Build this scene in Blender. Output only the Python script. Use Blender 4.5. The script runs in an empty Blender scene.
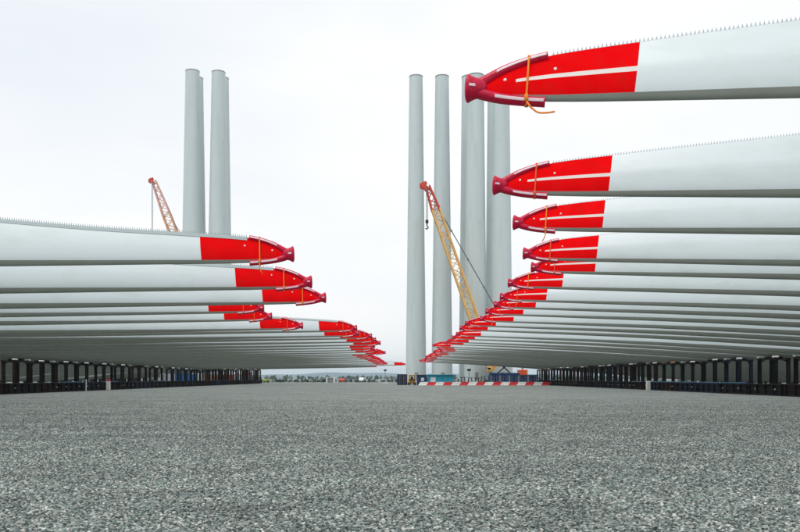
import bpy, math, random
import numpy as np
from mathutils import Vector, Matrix

random.seed(11)
sc = bpy.context.scene
COL = sc.collection

# ------------------------------------------------------------------ camera
F = 800.0            # focal length in photo pixels (800 wide)
PX, PY = 390.0, 378.0  # principal point: where the rows of blades run to
H = 1.7              # eye height
cam_d = bpy.data.cameras.new('camera')
cam = bpy.data.objects.new('camera', cam_d)
COL.objects.link(cam)
cam.location = (0, 0, H)
cam.rotation_euler = (math.radians(90), 0, 0)
cam_d.sensor_width = 36.0
cam_d.lens = 36.0 * F / 800.0
cam_d.shift_x = (400 - PX) / 800.0
cam_d.shift_y = (PY - 266) / 800.0
cam_d.clip_start = 0.1
cam_d.clip_end = 30000
sc.camera = cam

# ------------------------------------------------------------------ sky (overcast)
SUN_EL, SUN_AZ = math.radians(66), math.radians(215)   # azimuth clockwise from +Y
world = bpy.data.worlds.new('World')
sc.world = world
world.use_nodes = True
nt = world.node_tree
nt.nodes.clear()
w_out = nt.nodes.new('ShaderNodeOutputWorld')
w_bg = nt.nodes.new('ShaderNodeBackground')
w_sky = nt.nodes.new('ShaderNodeTexSky')
w_sky.sky_type = 'NISHITA'
w_sky.sun_disc = False
w_sky.sun_elevation = SUN_EL
w_sky.sun_rotation = SUN_AZ
w_sky.dust_density = 4.0
w_co = nt.nodes.new('ShaderNodeTexCoord')
w_map = nt.nodes.new('ShaderNodeMapping')
w_map.inputs['Scale'].default_value = (0.8, 0.8, 2.2)
w_map.inputs['Location'].default_value = (0.35, 0.1, 0.2)
w_no = nt.nodes.new('ShaderNodeTexNoise')
w_no.inputs['Scale'].default_value = 1.5
w_no.inputs['Detail'].default_value = 5.0
w_no.inputs['Roughness'].default_value = 0.5
w_rmp = nt.nodes.new('ShaderNodeValToRGB')
w_rmp.color_ramp.elements[0].position = 0.33
w_rmp.color_ramp.elements[0].color = (0.76, 0.82, 0.87, 1)
w_rmp.color_ramp.elements[1].position = 0.66
w_rmp.color_ramp.elements[1].color = (1.0, 1.0, 1.0, 1)
w_scl = nt.nodes.new('ShaderNodeVectorMath'); w_scl.operation = 'SCALE'
w_scl.inputs['Scale'].default_value = 9.2
w_mix = nt.nodes.new('ShaderNodeMix'); w_mix.data_type = 'RGBA'
w_mix.inputs['Factor'].default_value = 0.9
nt.links.new(w_co.outputs['Generated'], w_map.inputs['Vector'])
nt.links.new(w_map.outputs['Vector'], w_no.inputs['Vector'])
nt.links.new(w_no.outputs['Fac'], w_rmp.inputs['Fac'])
nt.links.new(w_rmp.outputs['Color'], w_scl.inputs[0])
nt.links.new(w_sky.outputs['Color'], w_mix.inputs['A'])
nt.links.new(w_scl.outputs['Vector'], w_mix.inputs['B'])
nt.links.new(w_mix.outputs['Result'], w_bg.inputs['Color'])
w_bg.inputs['Strength'].default_value = 0.1
nt.links.new(w_bg.outputs['Background'], w_out.inputs['Surface'])

sun_d = bpy.data.lights.new('sun', 'SUN')
sun_d.energy = 1.1
sun_d.angle = math.radians(25)
sun_d.color = (1.0, 0.97, 0.93)
sun = bpy.data.objects.new('sun', sun_d)
COL.objects.link(sun)
sdir = Vector((math.sin(SUN_AZ) * math.cos(SUN_EL), math.cos(SUN_AZ) * math.cos(SUN_EL), math.sin(SUN_EL)))
sun.rotation_euler = sdir.to_track_quat('Z', 'Y').to_euler()
sun.location = (-30, -40, 90)

sc.view_settings.view_transform = 'Standard'
sc.view_settings.look = 'None'
sc.view_settings.gamma = 1.0
sc.view_settings.use_curve_mapping = False
sc.view_settings.exposure = 0.3
sc.cycles.use_denoising = True
sc.cycles.max_bounces = 6
sc.cycles.diffuse_bounces = 3
sc.cycles.volume_bounces = 0


def pix(x, y, depth):
    """photo pixel + distance -> point in the place"""
    return Vector(((x - PX) / F * depth, depth, H + (PY - y) / F * depth))


# ------------------------------------------------------------------ materials
def mat(name, color, rough=0.5, metal=0.0, var=0.0, vscale=4.0, bump=0.0, bscale=40.0, dirt=None, dscale=2.0,
        damt=0.0, stretch=None, coat=0.0, spec=0.5):
    m = bpy.data.materials.new(name)
    m.use_nodes = True
    n = m.node_tree
    b = n.nodes['Principled BSDF']
    b.inputs['Base Color'].default_value = (*color, 1)
    b.inputs['Roughness'].default_value = rough
    b.inputs['Metallic'].default_value = metal
    b.inputs['Coat Weight'].default_value = coat
    b.inputs['Specular IOR Level'].default_value = spec
    tc = n.nodes.new('ShaderNodeTexCoord')
    mp = n.nodes.new('ShaderNodeMapping')
    oi = n.nodes.new('ShaderNodeObjectInfo')
    ad = n.nodes.new('ShaderNodeVectorMath'); ad.operation = 'ADD'
    sc_ = n.nodes.new('ShaderNodeVectorMath'); sc_.operation = 'SCALE'
    cb = n.nodes.new('ShaderNodeCombineXYZ')
    n.links.new(oi.outputs['Random'], cb.inputs[0]); n.links.new(oi.outputs['Random'], cb.inputs[1])
    n.links.new(cb.outputs[0], sc_.inputs[0]); sc_.inputs['Scale'].default_value = 91.0
    n.links.new(tc.outputs['Object'], ad.inputs[0]); n.links.new(sc_.outputs[0], ad.inputs[1])
    n.links.new(ad.outputs[0], mp.inputs['Vector'])
    if stretch:
        mp.inputs['Scale'].default_value = stretch
    col = None
    if var > 0:
        no = n.nodes.new('ShaderNodeTexNoise'); no.inputs['Scale'].default_value = vscale
        no.inputs['Detail'].default_value = 6
        n.links.new(mp.outputs[0], no.inputs['Vector'])
        mr = n.nodes.new('ShaderNodeMapRange')
        mr.inputs['From Min'].default_value = 0.3; mr.inputs['From Max'].default_value = 0.7
        mr.inputs['To Min'].default_value = 1 - var; mr.inputs['To Max'].default_value = 1 + var
        n.links.new(no.outputs['Fac'], mr.inputs['Value'])
        vm = n.nodes.new('ShaderNodeVectorMath'); vm.operation = 'SCALE'
        vm.inputs[0].default_value = color
        n.links.new(mr.outputs[0], vm.inputs['Scale'])
        col = vm.outputs[0]
        n.links.new(col, b.inputs['Base Color'])
    if dirt:
        no = n.nodes.new('ShaderNodeTexNoise'); no.inputs['Scale'].default_value = dscale
        no.inputs['Detail'].default_value = 8; no.inputs['Roughness'].default_value = 0.65
        n.links.new(mp.outputs[0], no.inputs['Vector'])
        mr = n.nodes.new('ShaderNodeMapRange')
        mr.inputs['From Min'].default_value = 0.5; mr.inputs['From Max'].default_value = 0.75
        mr.inputs['To Min'].default_value = 0; mr.inputs['To Max'].default_value = damt
        n.links.new(no.outputs['Fac'], mr.inputs['Value'])
        mx = n.nodes.new('ShaderNodeMix'); mx.data_type = 'RGBA'
        n.links.new(mr.outputs[0], mx.inputs['Factor'])
        if col: n.links.new(col, mx.inputs['A'])
        else: mx.inputs['A'].default_value = (*color, 1)
        mx.inputs['B'].default_value = (*dirt, 1)
        n.links.new(mx.outputs['Result'], b.inputs['Base Color'])
    if bump > 0:
        no = n.nodes.new('ShaderNodeTexNoise'); no.inputs['Scale'].default_value = bscale
        n.links.new(mp.outputs[0], no.inputs['Vector'])
        bp = n.nodes.new('ShaderNodeBump'); bp.inputs['Strength'].default_value = bump
        bp.inputs['Distance'].default_value = 0.02
        n.links.new(no.outputs['Fac'], bp.inputs['Height'])
        n.links.new(bp.outputs[0], b.inputs['Normal'])
    return m


M = {}
M['blade'] = mat('blade_gelcoat', (0.68, 0.745, 0.755), 0.32, var=0.025, vscale=0.5, stretch=(0.35, 1, 1),
                 dirt=(0.42, 0.45, 0.41), dscale=1.4, damt=0.3)
M['le'] = mat('leading_edge_coating', (0.26, 0.275, 0.24), 0.55, var=0.06, vscale=2.0)
M['red'] = mat('red_paint', (0.84, 0.004, 0.006), 0.4, var=0.06, vscale=2.5, spec=0.0, dirt=(0.55, 0.02, 0.015), dscale=5.0, damt=0.5)
M['stripe'] = mat('white_stripe_paint', (0.80, 0.73, 0.69), 0.4)
M['guard'] = mat('crimson_guard', (0.55, 0.004, 0.042), 0.3, var=0.12, vscale=9, bump=0.5, bscale=14, spec=0.3)
M['reflect'] = mat('reflective_tape', (0.84, 0.66, 0.70), 0.35, var=0.05, vscale=20)
M['strap'] = mat('orange_webbing', (0.95, 0.27, 0.02), 0.7, bump=0.3, bscale=120)
M['strap_red'] = mat('red_orange_webbing', (0.88, 0.13, 0.03), 0.7, bump=0.3, bscale=120)
M['white'] = mat('white_plastic', (0.85, 0.86, 0.84), 0.45)
M['serr'] = mat('serration_plastic', (0.55, 0.61, 0.62), 0.5, var=0.05)
M['serr_dark'] = mat('serration_plastic_grey', (0.36, 0.43, 0.44), 0.5, var=0.05)
M['tower'] = mat('tower_paint', (0.575, 0.64, 0.635), 0.42, var=0.04, vscale=0.4, stretch=(1, 1, 0.09),
                 dirt=(0.40, 0.43, 0.42), dscale=0.6, damt=0.4)
M['steel_grey'] = mat('flange_steel', (0.3, 0.31, 0.31), 0.5, metal=0.3, var=0.1)
M['frame_black'] = mat('black_steel', (0.006, 0.006, 0.006), 0.7, var=0.35, vscale=1.5, dirt=(0.022, 0.010, 0.006), damt=0.6, spec=0.2)
M['frame_brown'] = mat('brown_steel', (0.014, 0.006, 0.005), 0.7, var=0.35, vscale=1.5, dirt=(0.035, 0.012, 0.007), damt=0.6, spec=0.2)
M['frame_navy'] = mat('navy_steel', (0.005, 0.009, 0.022), 0.6, var=0.3, vscale=1.5, dirt=(0.015, 0.009, 0.007), damt=0.6, spec=0.2)
M['blue_rail'] = mat('blue_steel', (0.02, 0.12, 0.24), 0.5, var=0.2)
M['pad'] = mat('pale_pad', (0.66, 0.65, 0.6), 0.8, var=0.15, vscale=6)
M['pad_tan'] = mat('tan_pad', (0.5, 0.22, 0.09), 0.8, var=0.15, vscale=6)
M['crane_yellow'] = mat('crane_yellow', (0.80, 0.46, 0.13), 0.5, var=0.12, vscale=0.7)
M['crane_tan'] = mat('crane_tan', (0.74, 0.38, 0.20), 0.5, var=0.12, vscale=0.7)
M['crane_red'] = mat('crane_red', (0.62, 0.055, 0.02), 0.5, var=0.12, vscale=0.7)
M['crane_pink'] = mat('faded_red_white', (0.75, 0.42, 0.34), 0.5, var=0.3, vscale=0.9)
M['cable'] = mat('wire_rope', (0.12, 0.13, 0.14), 0.5, metal=0.2)
M['cable_grey'] = mat('galvanised_rope', (0.28, 0.31, 0.33), 0.5, metal=0.3)
M['dark'] = mat('dark_machine', (0.02, 0.022, 0.025), 0.6, var=0.3)
M['navy'] = mat('navy_paint', (0.008, 0.040, 0.14), 0.45, var=0.12, vscale=1.2, dirt=(0.05, 0.03, 0.02), damt=0.3)
M['navy_dark'] = mat('navy_dark_paint', (0.006, 0.010, 0.04), 0.45, var=0.12, vscale=1.2)
M['teal'] = mat('teal_paint', (0.015, 0.36, 0.50), 0.45, var=0.10, vscale=1.0)
M['teal_dark'] = mat('teal_dark_paint', (0.01, 0.25, 0.36), 0.45, var=0.10)
M['yellow'] = mat('yellow_paint', (0.85, 0.42, 0.02), 0.45, var=0.10, vscale=1.5)
M['orange'] = mat('orange_paint', (0.85, 0.12, 0.02), 0.45, var=0.10)
M['glass'] = mat('dark_glass', (0.02, 0.03, 0.035), 0.08)
M['rubber'] = mat('rubber', (0.015, 0.015, 0.015), 0.85)
M['bar_white'] = mat('barrier_white', (0.78, 0.77, 0.73), 0.7, var=0.08, vscale=1.5, dirt=(0.4, 0.37, 0.32), damt=0.35)
M['bar_red'] = mat('barrier_red', (0.62, 0.01, 0.02), 0.6, var=0.12, vscale=1.5)
M['van_white'] = mat('van_white', (0.8, 0.81, 0.82), 0.3, coat=0.3)
M['lime'] = mat('lime_hi_vis', (0.4, 0.52, 0.08), 0.6)
M['blue'] = mat('container_blue', (0.02, 0.16, 0.45), 0.5, var=0.1)
M['leaf'] = mat('far_foliage', (0.028, 0.062, 0.045), 0.8, var=0.4, vscale=0.3)
M['leaf2'] = mat('far_foliage_pale', (0.06, 0.09, 0.05), 0.8, var=0.4, vscale=0.3)
M['hill'] = mat('far_land', (0.07, 0.12, 0.12), 0.9, var=0.25, vscale=0.01)
M['concrete'] = mat('pale_concrete', (0.5, 0.49, 0.46), 0.85, var=0.1)


# ------------------------------------------------------------------ mesh builder
class MB:
    def __init__(self):
        self.v, self.f = [], []

    def add(self, vs, fs):
        o = len(self.v)
        self.v += [tuple(p) for p in vs]
        self.f += [tuple(i + o for i in q) for q in fs]
        return self

    def box(self, c, s, rot=None, bev=0.0):
        hx, hy, hz = s[0] / 2, s[1] / 2, s[2] / 2
        if bev > 0:
            b = min(bev, hx * .9, hy * .9, hz * .9)
            vs = []
            for z, k in ((-hz, b), (-hz + b, 0), (hz - b, 0), (hz, b)):
                ax, ay = hx - k, hy - k
                cc = b if k == 0 else b * .6
                vs += [(ax - cc, -ay, z), (ax, -ay + cc, z), (ax, ay - cc, z), (ax - cc, ay, z),
                       (-ax + cc, ay, z), (-ax, ay - cc, z), (-ax, -ay + cc, z), (-ax + cc, -ay, z)]
            fs = [tuple(range(7, -1, -1)), tuple(range(24, 32))]
            for r in range(3):
                for i in range(8):
                    j = (i + 1) % 8
                    fs.append((r * 8 + i, r * 8 + j, r * 8 + 8 + j, r * 8 + 8 + i))
        else:
            vs = [(x, y, z) for z in (-hz, hz) for x, y in ((-hx, -hy), (hx, -hy), (hx, hy), (-hx, hy))]
            fs = [(3, 2, 1, 0), (4, 5, 6, 7), (0, 1, 5, 4), (1, 2, 6, 5), (2, 3, 7, 6), (3, 0, 4, 7)]
        if rot is not None:
            vs = [rot @ Vector(p) for p in vs]
        return self.add([(p[0] + c[0], p[1] + c[1], p[2] + c[2]) for p in vs], fs)

    def bar(self, a, b, w, d=None):
        a, b = Vector(a), Vector(b)
        z = (b - a)
        L = z.length
        q = z.to_track_quat('Z', 'Y').to_matrix()
        return self.box((a + b) / 2, (w, d or w, L), q)

    def tube(self, pts, r, n=10, closed=False, cap=True, flat=1.0, flat_axis=None):
        pts = [Vector(p) for p in pts]
        m = len(pts)
        rs = r if isinstance(r, (list, tuple)) else [r] * m
        vs, fs = [], []
        up = Vector((0, 1, 0))
        for i, p in enumerate(pts):
            if closed:
                t = pts[(i + 1) % m] - pts[i - 1]
            else:
                t = pts[min(i + 1, m - 1)] - pts[max(i - 1, 0)]
            t.normalize()
            ref = up if abs(t.dot(up)) < .95 else Vector((0, 0, 1))
            a = t.cross(ref).normalized()
            b = t.cross(a).normalized()
            for k in range(n):
                an = 2 * math.pi * k / n
                vs.append(p + (a * math.cos(an) + b * math.sin(an) * flat) * rs[i])
        for i in range(m if closed else m - 1):
            i2 = (i + 1) % m
            for k in range(n):
                k2 = (k + 1) % n
                fs.append((i * n + k, i * n + k2, i2 * n + k2, i2 * n + k))
        if cap and not closed:
            fs.append(tuple(range(n - 1, -1, -1)))
            fs.append(tuple((m - 1) * n + k for k in range(n)))
        return self.add(vs, fs)

    def lathe(self, prof, n=24, sx=1.0, sy=1.0, axis='Z', c=(0, 0, 0)):
        vs, fs = [], []
        for r, h in prof:
            for k in range(n):
                an = 2 * math.pi * k / n
                x, y = r * math.cos(an) * sx, r * math.sin(an) * sy
                p = (x, y, h) if axis == 'Z' else (h, x, y) if axis == 'X' else (x, h, y)
                vs.append((p[0] + c[0], p[1] + c[1], p[2] + c[2]))
        for i in range(len(prof) - 1):
            for k in range(n):
                k2 = (k + 1) % n
                fs.append((i * n + k, i * n + k2, (i + 1) * n + k2, (i + 1) * n + k))
        if prof[0][0] > 1e-4: fs.append(tuple(range(n - 1, -1, -1)))
        if prof[-1][0] > 1e-4: fs.append(tuple((len(prof) - 1) * n + k for k in range(n)))
        return self.add(vs, fs)

    def mesh(self, name, m, smooth=False, angle=None):
        me = bpy.data.meshes.new(name)
        me.from_pydata(self.v, [], self.f)
        if not isinstance(m, (list, tuple)): m = [m]
        for x in m: me.materials.append(x)
        me.update()
        import bmesh
        bm = bmesh.new(); bm.from_mesh(me)
        bmesh.ops.recalc_face_normals(bm, faces=bm.faces)
        bm.to_mesh(me); bm.free()
        if smooth:
            me.polygons.foreach_set('use_smooth', [True] * len(me.polygons))
            if angle is not None:
                me.set_sharp_from_angle(angle=math.radians(angle))
        return me


def link(name, me, parent=None, loc=(0, 0, 0), rot=None, scale=None):
    o = bpy.data.objects.new(name, me)
    COL.objects.link(o)
    o.location = loc
    if rot: o.rotation_euler = rot
    if scale: o.scale = scale
    if parent: o.parent = parent
    return o


def tag(o, label, cat, group=None):
    o['label'] = label; o['category'] = cat
    if group: o['group'] = group
    return o


def thing(name, label, cat, loc=(0, 0, 0), rotz=0.0, group=None):
    o = bpy.data.objects.new(name, None)
    COL.objects.link(o)
    o.empty_display_size = 0.3
    o.location = loc
    o.rotation_euler = (0, 0, rotz)
    return tag(o, label, cat, group)


def part(name, mb, m, parent, smooth=False, angle=None, **k):
    return link(name, mb.mesh(name, m, smooth, angle), parent, **k)


ONES = ['', 'first', 'second', 'third', 'fourth', 'fifth', 'sixth', 'seventh', 'eighth', 'ninth', 'tenth', 'eleventh',
        'twelfth', 'thirteenth', 'fourteenth', 'fifteenth', 'sixteenth', 'seventeenth', 'eighteenth', 'nineteenth']
TENS = {20: 'twenti', 30: 'thirti', 40: 'forti', 50: 'fifti'}


def ordn(n):
    if n < 20: return ONES[n]
    t, o = n // 10 * 10, n % 10
    if o == 0: return TENS[t] + 'eth'
    return TENS[t][:-1] + 'y-' + ONES[o]


# ------------------------------------------------------------------ ground
def ground_material():
    m = bpy.data.materials.new('crushed_stone')
    m.use_nodes = True
    n = m.node_tree
    b = n.nodes['Principled BSDF']
    b.inputs['Roughness'].default_value = 0.9
    b.inputs['Specular IOR Level'].default_value = 0.25
    tc = n.nodes.new('ShaderNodeTexCoord')
    vo = n.nodes.new('ShaderNodeTexVoronoi'); vo.inputs['Scale'].default_value = 22
    vo2 = n.nodes.new('ShaderNodeTexVoronoi'); vo2.inputs['Scale'].default_value = 9
    no = n.nodes.new('ShaderNodeTexNoise'); no.inputs['Scale'].default_value = 0.25; no.inputs['Detail'].default_value = 9
    mp = n.nodes.new('ShaderNodeMapping'); mp.inputs['Scale'].default_value = (0.05, 0.55, 1)
    mp.inputs['Rotation'].default_value = (0, 0, 0.06)
    tr = n.nodes.new('ShaderNodeTexNoise'); tr.inputs['Scale'].default_value = 1.0; tr.inputs['Detail'].default_value = 7
    for x in (vo, vo2, no): n.links.new(tc.outputs['Object'], x.inputs['Vector'])
    n.links.new(tc.outputs['Object'], mp.inputs['Vector']); n.links.new(mp.outputs[0], tr.inputs['Vector'])
    sep = n.nodes.new('ShaderNodeSeparateColor'); n.links.new(vo.outputs['Color'], sep.inputs[0])
    r = n.nodes.new('ShaderNodeValToRGB')
    e = r.color_ramp.elements
    e[0].position = 0.0; e[0].color = (0.10, 0.118, 0.115, 1)
    e[1].position = 1.0; e[1].color = (0.62, 0.61, 0.56, 1)
    k = e.new(0.45); k.color = (0.235, 0.272, 0.25, 1)
    k = e.new(0.8); k.color = (0.35, 0.38, 0.345, 1)
    n.links.new(sep.outputs[0], r.inputs['Fac'])

    def rng(src, a, b_, c, d):
        q = n.nodes.new('ShaderNodeMapRange')
        q.inputs['From Min'].default_value = a; q.inputs['From Max'].default_value = b_
        q.inputs['To Min'].default_value = c; q.inputs['To Max'].default_value = d
        n.links.new(src, q.inputs['Value']); return q.outputs[0]

    mu = n.nodes.new('ShaderNodeMath'); mu.operation = 'MULTIPLY'
    n.links.new(rng(no.outputs['Fac'], .3, .7, .70, .93), mu.inputs[0])
    n.links.new(rng(tr.outputs['Fac'], .34, .6, .86, 1.06), mu.inputs[1])
    vs = n.nodes.new('ShaderNodeVectorMath'); vs.operation = 'SCALE'
    n.links.new(r.outputs['Color'], vs.inputs[0]); n.links.new(mu.outputs[0], vs.inputs['Scale'])
    sp2 = n.nodes.new('ShaderNodeSeparateColor'); n.links.new(vo2.outputs['Color'], sp2.inputs[0])
    n3 = n.nodes.new('ShaderNodeTexNoise'); n3.inputs['Scale'].default_value = 1.6; n3.inputs['Detail'].default_value = 5
    n.links.new(tc.outputs['Object'], n3.inputs['Vector'])
    m2 = n.nodes.new('ShaderNodeMath'); m2.operation = 'MULTIPLY'
    n.links.new(rng(sp2.outputs[0], 0, 1, .72, 1.28), m2.inputs[0])
    n.links.new(rng(n3.outputs['Fac'], .32, .68, .8, 1.2), m2.inputs[1])
    v2 = n.nodes.new('ShaderNodeVectorMath'); v2.operation = 'SCALE'
    n.links.new(vs.outputs[0], v2.inputs[0]); n.links.new(m2.outputs[0], v2.inputs['Scale'])
    n.links.new(v2.outputs[0], b.inputs['Base Color'])
    hm = n.nodes.new('ShaderNodeMath'); hm.operation = 'ADD'
    n.links.new(vo.outputs['Distance'], hm.inputs[0])
    h2 = n.nodes.new('ShaderNodeMath'); h2.operation = 'MULTIPLY'; h2.inputs[1].default_value = 0.8
    n.links.new(vo2.outputs['Distance'], h2.inputs[0]); n.links.new(h2.outputs[0], hm.inputs[1])
    bp = n.nodes.new('ShaderNodeBump'); bp.invert = True
    bp.inputs['Strength'].default_value = 0.9; bp.inputs['Distance'].default_value = 0.03
    n.links.new(hm.outputs[0], bp.inputs['Height']); n.links.new(bp.outputs[0], b.inputs['Normal'])
    return m


M['ground'] = ground_material()
g = MB()
xs = [-9000, -1500, -400, -120, -40, 0, 40, 120, 400, 1500, 9000]
ys = [-300, -60, 0, 40, 120, 300, 700, 2000, 9000]
g.add([(x, y, 0) for y in ys for x in xs],
      [(j * 11 + i, j * 11 + i + 1, j * 11 + 12 + i, j * 11 + 11 + i) for j in range(len(ys) - 1) for i in range(10)])
gr = link('ground', g.mesh('ground', M['ground']))
gr['kind'] = 'structure'


def gravel():
    """loose stones on the near ground: instances of a few real stones"""
    sm = bpy.data.materials.new('gravel_stone')
    sm.use_nodes = True
    n = sm.node_tree
    b = n.nodes['Principled BSDF']; b.inputs['Roughness'].default_value = 0.85
    b.inputs['Specular IOR Level'].default_value = 0.3
    oi = n.nodes.new('ShaderNodeObjectInfo')
    r = n.nodes.new('ShaderNodeValToRGB')
    e = r.color_ramp.elements
    e[0].position = 0; e[0].color = (0.04, 0.055, 0.051, 1)
    e[1].position = 1; e[1].color = (0.74, 0.73, 0.67, 1)
    for p, c in ((.28, (.115, .15, .139)), (.58, (.27, .325, .302)), (.8, (.40, .45, .415)), (.93, (.56, .59, .545)), (.88, (.42, .38, .325))):
        k = e.new(p); k.color = (*c, 1)
    n.links.new(oi.outputs['Random'], r.inputs['Fac'])
    ge = n.nodes.new('ShaderNodeNewGeometry')
    mp = n.nodes.new('ShaderNodeMapping'); mp.inputs['Scale'].default_value = (0.05, 0.55, 1); mp.inputs['Rotation'].default_value = (0, 0, 0.06)
    n1 = n.nodes.new('ShaderNodeTexNoise'); n1.inputs['Scale'].default_value = 1.0; n1.inputs['Detail'].default_value = 7
    n2 = n.nodes.new('ShaderNodeTexNoise'); n2.inputs['Scale'].default_value = 0.7; n2.inputs['Detail'].default_value = 8
    n2.inputs['Roughness'].default_value = .65
    n.links.new(ge.outputs['Position'], mp.inputs[0]); n.links.new(mp.outputs[0], n1.inputs['Vector']); n.links.new(ge.outputs['Position'], n2.inputs['Vector'])
    q1 = n.nodes.new('ShaderNodeMapRange'); q2 = n.nodes.new('ShaderNodeMapRange')
    for q, src_, a_, b_, c_, d_ in ((q1, n1, .34, .6, .93, 1.04), (q2, n2, .3, .7, .60, 1.08)):
        q.inputs['From Min'].default_value = a_; q.inputs['From Max'].default_value = b_
        q.inputs['To Min'].default_value = c_; q.inputs['To Max'].default_value = d_
        n.links.new(src_.outputs['Fac'], q.inputs['Value'])
    mq = n.nodes.new('ShaderNodeMath'); mq.operation = 'MULTIPLY'
    n.links.new(q1.outputs[0], mq.inputs[0]); n.links.new(q2.outputs[0], mq.inputs[1])
    vq = n.nodes.new('ShaderNodeVectorMath'); vq.operation = 'SCALE'
    n.links.new(r.outputs['Color'], vq.inputs[0]); n.links.new(mq.outputs[0], vq.inputs['Scale'])
    n.links.new(vq.outputs[0], b.inputs['Base Color'])
    import bmesh
    src = bpy.data.collections.new('gravel_stone_shapes')
    rnd = random.Random(5)
    for k in range(4):
        bm = bmesh.new()
        bmesh.ops.create_icosphere(bm, subdivisions=1, radius=1.0)
        for v in bm.verts:
            v.co *= rnd.uniform(.7, 1.15)
            v.co.z *= 0.62
            v.co.x *= rnd.uniform(.9, 1.2)
        me = bpy.data.meshes.new('gravel_stone'); bm.to_mesh(me); bm.free()
        me.materials.append(sm)
        src.objects.link(bpy.data.objects.new('gravel_stone_shape', me))
    # patch of ground with a density painted per vertex (falls with distance from the path)
    yy = np.concatenate([np.arange(4, 20, 1.0), np.arange(20, 64.1, 2.0)])
    vs, fs, dn = [], [], []
    nx = 20
    for y in yy:
        hw = 0.56 * y + 5
        for i in range(nx + 1):
            vs.append((-hw + 2 * hw * i / nx, y, 0.006))
            dn.append(float(np.interp(y, [4, 12, 20, 32, 44, 64], [980, 880, 480, 170, 55, 0])))
    for j in range(len(yy) - 1):
        for i in range(nx):
            a = j * (nx + 1) + i
            fs.append((a, a + 1, a + nx + 2, a + nx + 1))
    me = bpy.data.meshes.new('gravel'); me.from_pydata(vs, [], fs)
    at = me.attributes.new('density', 'FLOAT', 'POINT'); at.data.foreach_set('value', dn)
    me.materials.append(sm)
    o = bpy.data.objects.new('gravel', me); COL.objects.link(o)
    o['kind'] = 'stuff'; o['label'] = 'loose grey crushed stone covering the yard'; o['category'] = 'gravel'
    ng = bpy.data.node_groups.new('gravel_scatter', 'GeometryNodeTree')
    ng.interface.new_socket('Geometry', in_out='INPUT', socket_type='NodeSocketGeometry')
    ng.interface.new_socket('Geometry', in_out='OUTPUT', socket_type='NodeSocketGeometry')
    N = ng.nodes
    gi, go = N.new('NodeGroupInput'), N.new('NodeGroupOutput')
    dp = N.new('GeometryNodeDistributePointsOnFaces'); dp.distribute_method = 'RANDOM'
    na = N.new('GeometryNodeInputNamedAttribute'); na.data_type = 'FLOAT'; na.inputs['Name'].default_value = 'density'
    ci = N.new('GeometryNodeCollectionInfo'); ci.inputs['Collection'].default_value = src
    ci.inputs['Separate Children'].default_value = True; ci.inputs['Reset Children'].default_value = True
    ip = N.new('GeometryNodeInstanceOnPoints'); ip.inputs['Pick Instance'].default_value = True
    rv = N.new('FunctionNodeRandomValue'); rv.data_type = 'FLOAT_VECTOR'
    rv.inputs[0].default_value = (-.5, -.5, 0); rv.inputs[1].default_value = (.5, .5, 6.283)
    rs = N.new('FunctionNodeRandomValue'); rs.data_type = 'FLOAT'
    rs.inputs[2].default_value = 0.0; rs.inputs[3].default_value = 1.0
    pw = N.new('ShaderNodeMath'); pw.operation = 'POWER'; pw.inputs[1].default_value = 2.2
    ml = N.new('ShaderNodeMath'); ml.operation = 'MULTIPLY_ADD'; ml.inputs[1].default_value = 0.024; ml.inputs[2].default_value = 0.0095
    L = ng.links.new
    L(gi.outputs[0], dp.inputs['Mesh']); L(na.outputs['Attribute'], dp.inputs['Density'])
    L(dp.outputs['Points'], ip.inputs['Points']); L(ci.outputs[0], ip.inputs['Instance'])
    L(rv.outputs[0], ip.inputs['Rotation']); L(rs.outputs[1], pw.inputs[0]); L(pw.outputs[0], ml.inputs[0])
    L(ml.outputs[0], ip.inputs['Scale']); L(ip.outputs[0], go.inputs[0])
    md = o.modifiers.new('scatter', 'NODES'); md.node_group = ng


gravel()

# ------------------------------------------------------------------ far shore
def hermite(xs, ys):
    xs, ys = np.array(xs, float), np.array(ys, float)
    d = np.diff(ys) / np.diff(xs)
    m = np.zeros(len(xs)); m[0], m[-1] = d[0], d[-1]
    for i in range(1, len(xs) - 1):
        m[i] = 0 if d[i - 1] * d[i] <= 0 else 2 * d[i - 1] * d[i] / (d[i - 1] + d[i])

    def f(x):
        i = int(np.clip(np.searchsorted(xs, x) - 1, 0, len(xs) - 2))
        h = xs[i + 1] - xs[i]; t = (x - xs[i]) / h
        return float((2*t**3-3*t**2+1)*ys[i] + (t**3-2*t**2+t)*h*m[i] + (-2*t**3+3*t**2)*ys[i+1] + (t**3-t**2)*h*m[i+1])
    return f


def hills(name, y0, width, hmax, seed, x0, x1, dx):
    rnd = random.Random(seed)
    ph = [rnd.uniform(0, 6.28) for _ in range(6)]
    mb = MB()
    nx = int((x1 - x0) / dx)
    prof = [(0, 0), (.25, .6), (.5, 1.0), (.75, .7), (1, 0)]
    vs = []
    for i in range(nx + 1):
        x = x0 + dx * i
        hh = hmax * (.62 + .2 * math.sin(x * .0011 + ph[0]) + .13 * math.sin(x * .0037 + ph[1]) + .07 * math.sin(x * .011 + ph[2]))
        for p, k in prof:
            vs.append((x, y0 + p * width + 60 * math.sin(x * .0009 + ph[3]), max(hh * k, 0) - .5))
    n = len(prof)
    fs = [(i * n + k, i * n + k + 1, i * n + n + k + 1, i * n + n + k) for i in range(nx) for k in range(n - 1)]
    mb.add(vs, fs)
    o = link(name, mb.mesh(name, M['hill'], True)); o['kind'] = 'structure'


hills('hills', 7300, 1500, 62, 3, -8000, 8000, 80)


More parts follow.
